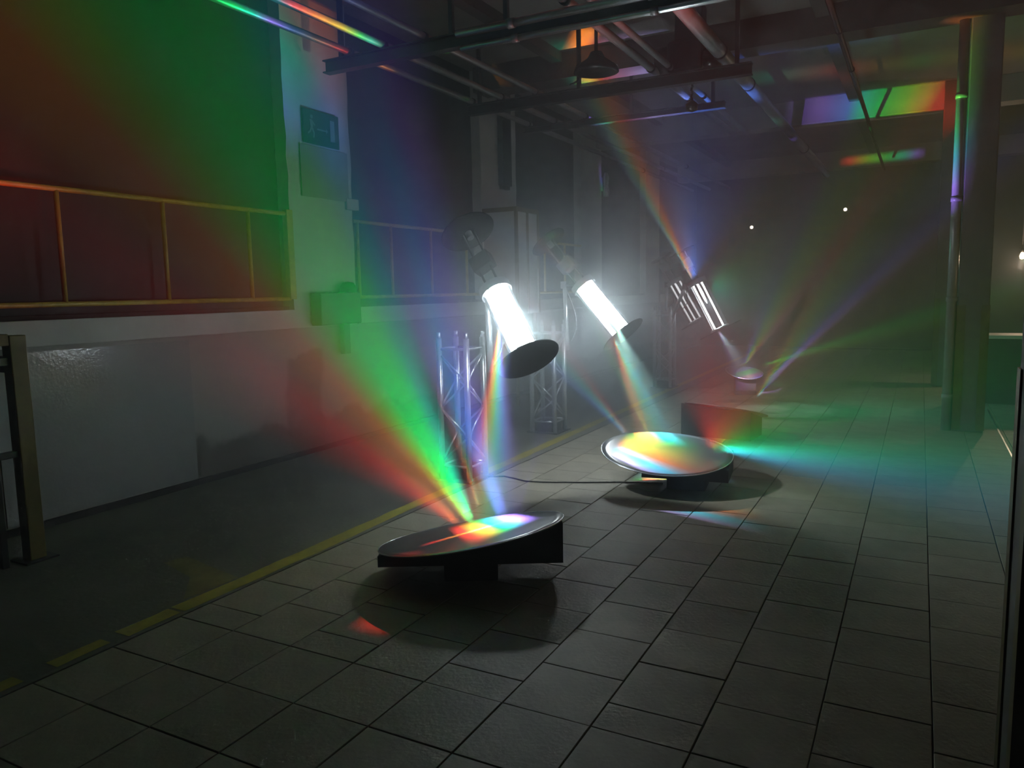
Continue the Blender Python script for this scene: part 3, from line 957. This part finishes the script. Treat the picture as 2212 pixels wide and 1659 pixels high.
flat(bm, [(.118 + .020 * math.cos(a), .262 + .020 * math.sin(a)) for a in [k * math.pi / 5 for k in range(10)]])
flat(bm, [(.085, .235), (.125, .235), (.135, .165), (.10, .155)])
flat(bm, [(.10, .16), (.13, .16), (.155, .11), (.145, .06), (.13, .065), (.135, .105)])
flat(bm, [(.10, .165), (.115, .15), (.095, .11), (.06, .09), (.055, .105), (.08, .12)])
flat(bm, [(.125, .23), (.165, .19), (.158, .178), (.118, .205)])
obj('running_figure', bm, M['sign_white'], bd)
bm = bmesh.new(); flat(bm, [(.19, .145), (.325, .145), (.325, .16), (.19, .16)]); flat(bm, [(.32, .125), (.35, .1525), (.32, .18)])
obj('arrow', bm, M['sign_white'], bd)
bm = bmesh.new(); flat(bm, [(.385, .06), (.45, .06), (.45, .27), (.385, .27)])
obj('doorway', bm, M['sign_white'], bd)
n_ = thing('notice_sheet', 'faded grey-green blank sheet pasted below the exit sign', 'notice', (-5.417, 5.83, 2.58))
box('sheet', (0, 0, 0), (.006, .70, .50), M['sheet_grey'], n_)

j = thing('junction_box', 'dark wall box with a round knob at the foot of the nearest pier', 'box', (-5.408, 5.86, 1.30))
box('housing', (0, 0, 0), (.14, .62, .33), M['black_satin'], j, 0.012)
bm = bmesh.new(); add_lathe(bm, [(.0005, .0), (.085, .0), (.085, .06), (.06, .10), (.0005, .11)], Matrix.Translation((.07, .50, .33)), 20)
obj('knob', bm, M['black_satin'], j)
box('duct', (0, .42, -.32), (.06, .52, 0), M['black_satin'], j, 0.006)

c_ = thing('cable_duct', 'dark vertical cable duct fixed on the second pier', 'duct', (-5.416, 9.84, 3.12))
box('channel', (0, 0, 0), (.09, .26, 1.30), M['steel_dark'], c_, 0.008)
box('end_cap', (-.0, .03, -.05), (.07, .23, 0), M['black_satin'], c_, 0.006)
p_ = thing('glass_insulator', 'small shiny glass bracket glinting green on the third pier', 'bracket', (-5.42, 13.93, 3.36))
bm = bmesh.new(); add_lathe(bm, [(.0005, 0), (.05, 0), (.06, .1), (.045, .2), (.055, .36), (.03, .44), (.0005, .45)], Matrix.Translation((.07, .03, 0)), 18)
obj('glass_body', bm, M['alu'], p_)
box('back_plate', (0, -.03, .1), (.02, .09, .35), M['steel'], p_)

# yellow-edged cabinet against the second pier
k_ = thing('wall_cabinet', 'tall pale cabinet with yellow edges against the second pier', 'cabinet', (-5.43, 9.40, 1.29))
kb_ = box('body', (0, 0, 0), (.52, .66, 1.42), M['plaster'], k_, 0.004)
for (a, b) in (((-.0, -.02, 1.40), (.54, .02, 1.46)), ((.50, -.02, 1.40), (.54, .68, 1.46)), ((0, .64, 1.40), (.54, .68, 1.46)),
               ((.50, -.02, 0), (.54, .02, 1.40)), ((.50, .64, 0), (.54, .68, 1.40)), ((.505, .30, 0), (.54, .34, 1.40))):
    box('edge_trim', a, b, M['yellow_dim'], kb_)
box('leg', (.46, .02, -1.29), (.50, .06, 0), M['yellow_dim'], k_)
box('leg', (.46, .60, -1.29), (.50, .64, 0), M['yellow_dim'], k_)

# ---------------------------------------------------------------- pipework under the ceiling
def pipe_y(label, x, z, r, y0=0.3, y1=18.5, m_='steel'):
    t = thing('ceiling_pipe', label, 'pipe', (x, y0, z), 'pipes running under the ceiling')
    pp = tube('pipe', (0, 0, 0), (0, y1 - y0, 0), r, M[m_], t, 14)
    for y in (6.02, 8.30, 9.80, 14.8):
        if y0 < y < y1:
            bm = bmesh.new()
            add_tube(bm, (0, y - y0 - .02, 0), (0, y - y0 + .02, 0), r + .008, 14)
            obj('clip', bm, M['steel_dark'], pp)
    return t


pipe_y('ceiling pipe nearest the left wall', -4.90, 3.90, 0.034)
pipe_y('second ceiling pipe from the left wall, brightest rainbow on it', -4.50, 3.90, 0.036)
pipe_y('third ceiling pipe from the left wall', -4.04, 3.90, 0.030)
pipe_y('ceiling pipe above the gap between the first two lamps', -2.66, 3.96, 0.040, 0.3, 12.5)
pipe_y('ceiling pipe just right of the middle pair', -2.47, 3.96, 0.032, 0.3, 12.5)
t = pipe_y('wide pale duct running under the ceiling centre', -1.93, 4.02, 0.075, 0.3, 18.5)
pipe_y('thin dark conduit under the ceiling on the right', -0.79, 4.02, 0.026, 0.3, 18.5, 'steel_dark')


def rack(label, y, x0, x1, z, hangers, h=0.10):
    t = thing('pipe_rack', label, 'pipe rack', (x0, y, z), 'steel cross racks carrying the pipes')
    bm = bmesh.new()
    add_box(bm, (0, -.05, -.012), (x1 - x0, .05, 0)); add_box(bm, (0, -.05, -h), (x1 - x0, .05, -h + .012)); add_box(bm, (0, -.006, -h + .012), (x1 - x0, .006, -.012))
    obj('crossbar', bm, M['steel_dark'], t)
    for x in hangers:
        box('hanger', (x - x0 - .02, -.02, 0), (x - x0 + .02, .02, 4.6 - z), M['steel_dark'], t)
        box('foot', (x - x0 - .05, -.05, 4.585 - z), (x - x0 + .05, .05, 4.6 - z), M['steel_dark'], t)
    return t


rack('nearest steel cross rack under the pipes', 6.02, -5.2, -0.6, 3.86, (-5.0, -3.75, -3.2, -2.2, -0.9), 0.12)
rack('second steel cross rack under the pipes', 8.30, -4.95, -1.6, 3.86, (-4.8, -3.5, -1.75), 0.12)
rack('third steel cross rack under the pipes', 9.80, -4.95, -2.2, 3.86, (-4.8, -3.4, -2.35), 0.08)
for k, (y, z, r_) in enumerate(((5.86, 3.80, 0.034), (5.93, 3.70, 0.026))):
    t = thing('cross_pipe', ('shiny upper pipe', 'shiny lower pipe')[k] + ' fixed along the nearest cross rack', 'pipe', (-3.6, y, z), 'shiny pipes along the cross rack')
    tube('pipe', (0, 0, 0), (4.2, 0, 0), r_, M['alu'], t, 14)
    for x in (0.5, 1.7, 2.9):
        tube('coupling', (x, 0, 0), (x + .06, 0, 0), r_ + .008, M['steel'], t, 14)

# dark hoist and a pendant fitting among the pipes
h_ = thing('chain_hoist', 'dark bulky chain hoist hanging among the ceiling pipes', 'hoist', (-2.30, 8.55, 3.62))
box('motor', (-.22, -.16, .28), (.16, .16, .62), M['black_satin'], h_, 0.04)
bm = bmesh.new(); add_tube(bm, (-.36, 0, .46), (-.20, 0, .46), .15, 20); obj('drum', bm, M['black_satin'], h_)
bm = bmesh.new(); add_tube(bm, (.14, 0, .40), (.34, 0, .40), .12, 20, .09); obj('gearbox', bm, M['black_satin'], h_)
box('trolley', (-.15, -.10, .62), (.15, .10, .975), M['steel_dark'], h_, 0.015)
bm = bmesh.new()
for k in range(9):
    add_tube(bm, (.02, 0, .28 - k * .035), (.02 + (.008 if k % 2 else -.008), 0, .245 - k * .035), .012, 6)
obj('chain', bm, M['steel_dark'], h_)
bm = bmesh.new(); add_lathe(bm, [(.0005, -.12), (.06, -.10), (.07, -.04), (.03, 0), (.0005, 0)], Matrix.Translation((.02, 0, 0)), 14); obj('hook_block', bm, M['black_satin'], h_)

q_ = thing('pendant_fitting', 'dark round pendant fitting near the rainbow patch on the ceiling', 'ceiling lamp', (-3.06, 7.72, 3.84))
bm = bmesh.new(); add_lathe(bm, [(.0005, .20), (.06, .20), (.09, .14), (.22, .05), (.235, 0), (.20, -.01), (.0005, .0)], Matrix.Identity(4), 28); obj('shade', bm, M['black_satin'], q_)
tube('stem', (0, 0, .2), (0, 0, .76), .018, M['steel_dark'], q_, 10)
bm = bmesh.new()
add_path(bm, [Vector((-.30 - .14 * math.cos(a), 0, .02 + .10 * math.sin(a))) for a in [math.pi * (1.5 - i / 10) for i in range(9)]] + [Vector((-.05, 0, .13))], .012, 8)
obj('bracket', bm, M['steel_dark'], q_)

# ---------------------------------------------------------------- right-hand background
w_ = thing('low_counter', 'low dark counter with a bright pale top behind the column', 'counter', (0.66, 11.8, 0))
box('front', (0, 0, 0), (4.5, .5, .86), M['counter_front'], w_, 0.004)
box('worktop', (-.03, -.04, .86), (4.53, .54, .905), M['counter'], w_, 0.004)
b_ = thing('wall_bulb', 'small warm bulb glowing at the right edge of the view', 'bulb', (1.335, 14.0, 1.98))
bm = bmesh.new(); add_lathe(bm, [(.0005, -.05), (.025, -.04), (.035, 0), (.025, .035), (.014, .06)], Matrix.Identity(4), 16); obj('glass_bulb', bm, M['warm'], b_)
tube('socket', (0, 0, .055), (0, 0, .12), .02, M['black'], b_, 12)
tube('flex', (0, 0, .12), (0, 0, 2.62), .006, M['black'], b_, 6)
ld = bpy.data.lights.new('warm_light', 'POINT'); ld.energy = 34; ld.color = (1, .72, .5); ld.shadow_soft_size = .04
lo = bpy.data.objects.new('warm_light', ld); COL.objects.link(lo); lo.parent = b_; lo.location = (0, -.06, -.12)
fl = thing('floor_lantern', 'warm lantern standing on the floor beyond the right edge', 'lantern', (3.3, 8.45, 0))
bm = bmesh.new(); add_lathe(bm, [(.0005, 0), (.10, 0), (.10, .03), (.03, .05), (.02, .40), (.0005, .40)], Matrix.Identity(4), 16); obj('stand', bm, M['black'], fl)
bm = bmesh.new(); add_lathe(bm, [(.0005, .40), (.05, .41), (.075, .48), (.06, .55), (.0005, .57)], Matrix.Identity(4), 16); obj('glass_bulb', bm, M['lantern'], fl)
for k, (x, z, lab) in enumerate(((-4.08, 3.185, 'tiny white glint on the far wall, left one'), (-1.775, 3.50, 'tiny white glint on the far wall, right one'))):
    t = thing('far_glint', lab, 'lamp', (x, 21.48, z), 'glowing glints on the far wall')  # small glowing pieces added to show distant glints
    bm = bmesh.new(); add_lathe(bm, [(.0005, .06), (.03, .05), (.045, .02), (.045, 0)], frame_of(Vector((0, 0, 0)), (0, -1, 0)), 12); obj('lens', bm, M['glint_glow'], t)
    box('bezel', (-.07, -.01, -.07), (.07, .02, .07), M['black'], t)

dp = thing('drain_pipe', 'round drain pipe up the left side of the column, rainbow lit', 'pipe', (0.297, 9.50, 0))
tube('pipe', (0, 0, 0), (0, 0, 4.6), .05, M['drain'], dp, 20)
for z in (.35, 1.4, 2.45, 3.5):
    tube('collar', (0, 0, z), (0, 0, z + .05), .057, M['drain'], dp, 20)

# cable lying on the floor from the front truss
bm = bmesh.new()
P = [(-3.30, 5.60), (-3.14, 5.70), (-3.0, 5.66), (-2.9, 5.62), (-2.75, 5.64), (-2.62, 5.69), (-2.4, 5.78), (-2.19, 5.885), (-2.0, 5.95), (-1.75, 6.0)]
pts = []
for i in range(len(P) - 1):
    for s_ in range(4):
        u_ = s_ / 4
        pts.append(Vector((P[i][0] * (1 - u_) + P[i + 1][0] * u_, P[i][1] * (1 - u_) + P[i + 1][1] * u_, .007)))
add_path(bm, pts, .006, 6)
tag(obj('floor_cable', bm, M['black']), 'thin black cable lying on the floor towards the second disc', 'cable')
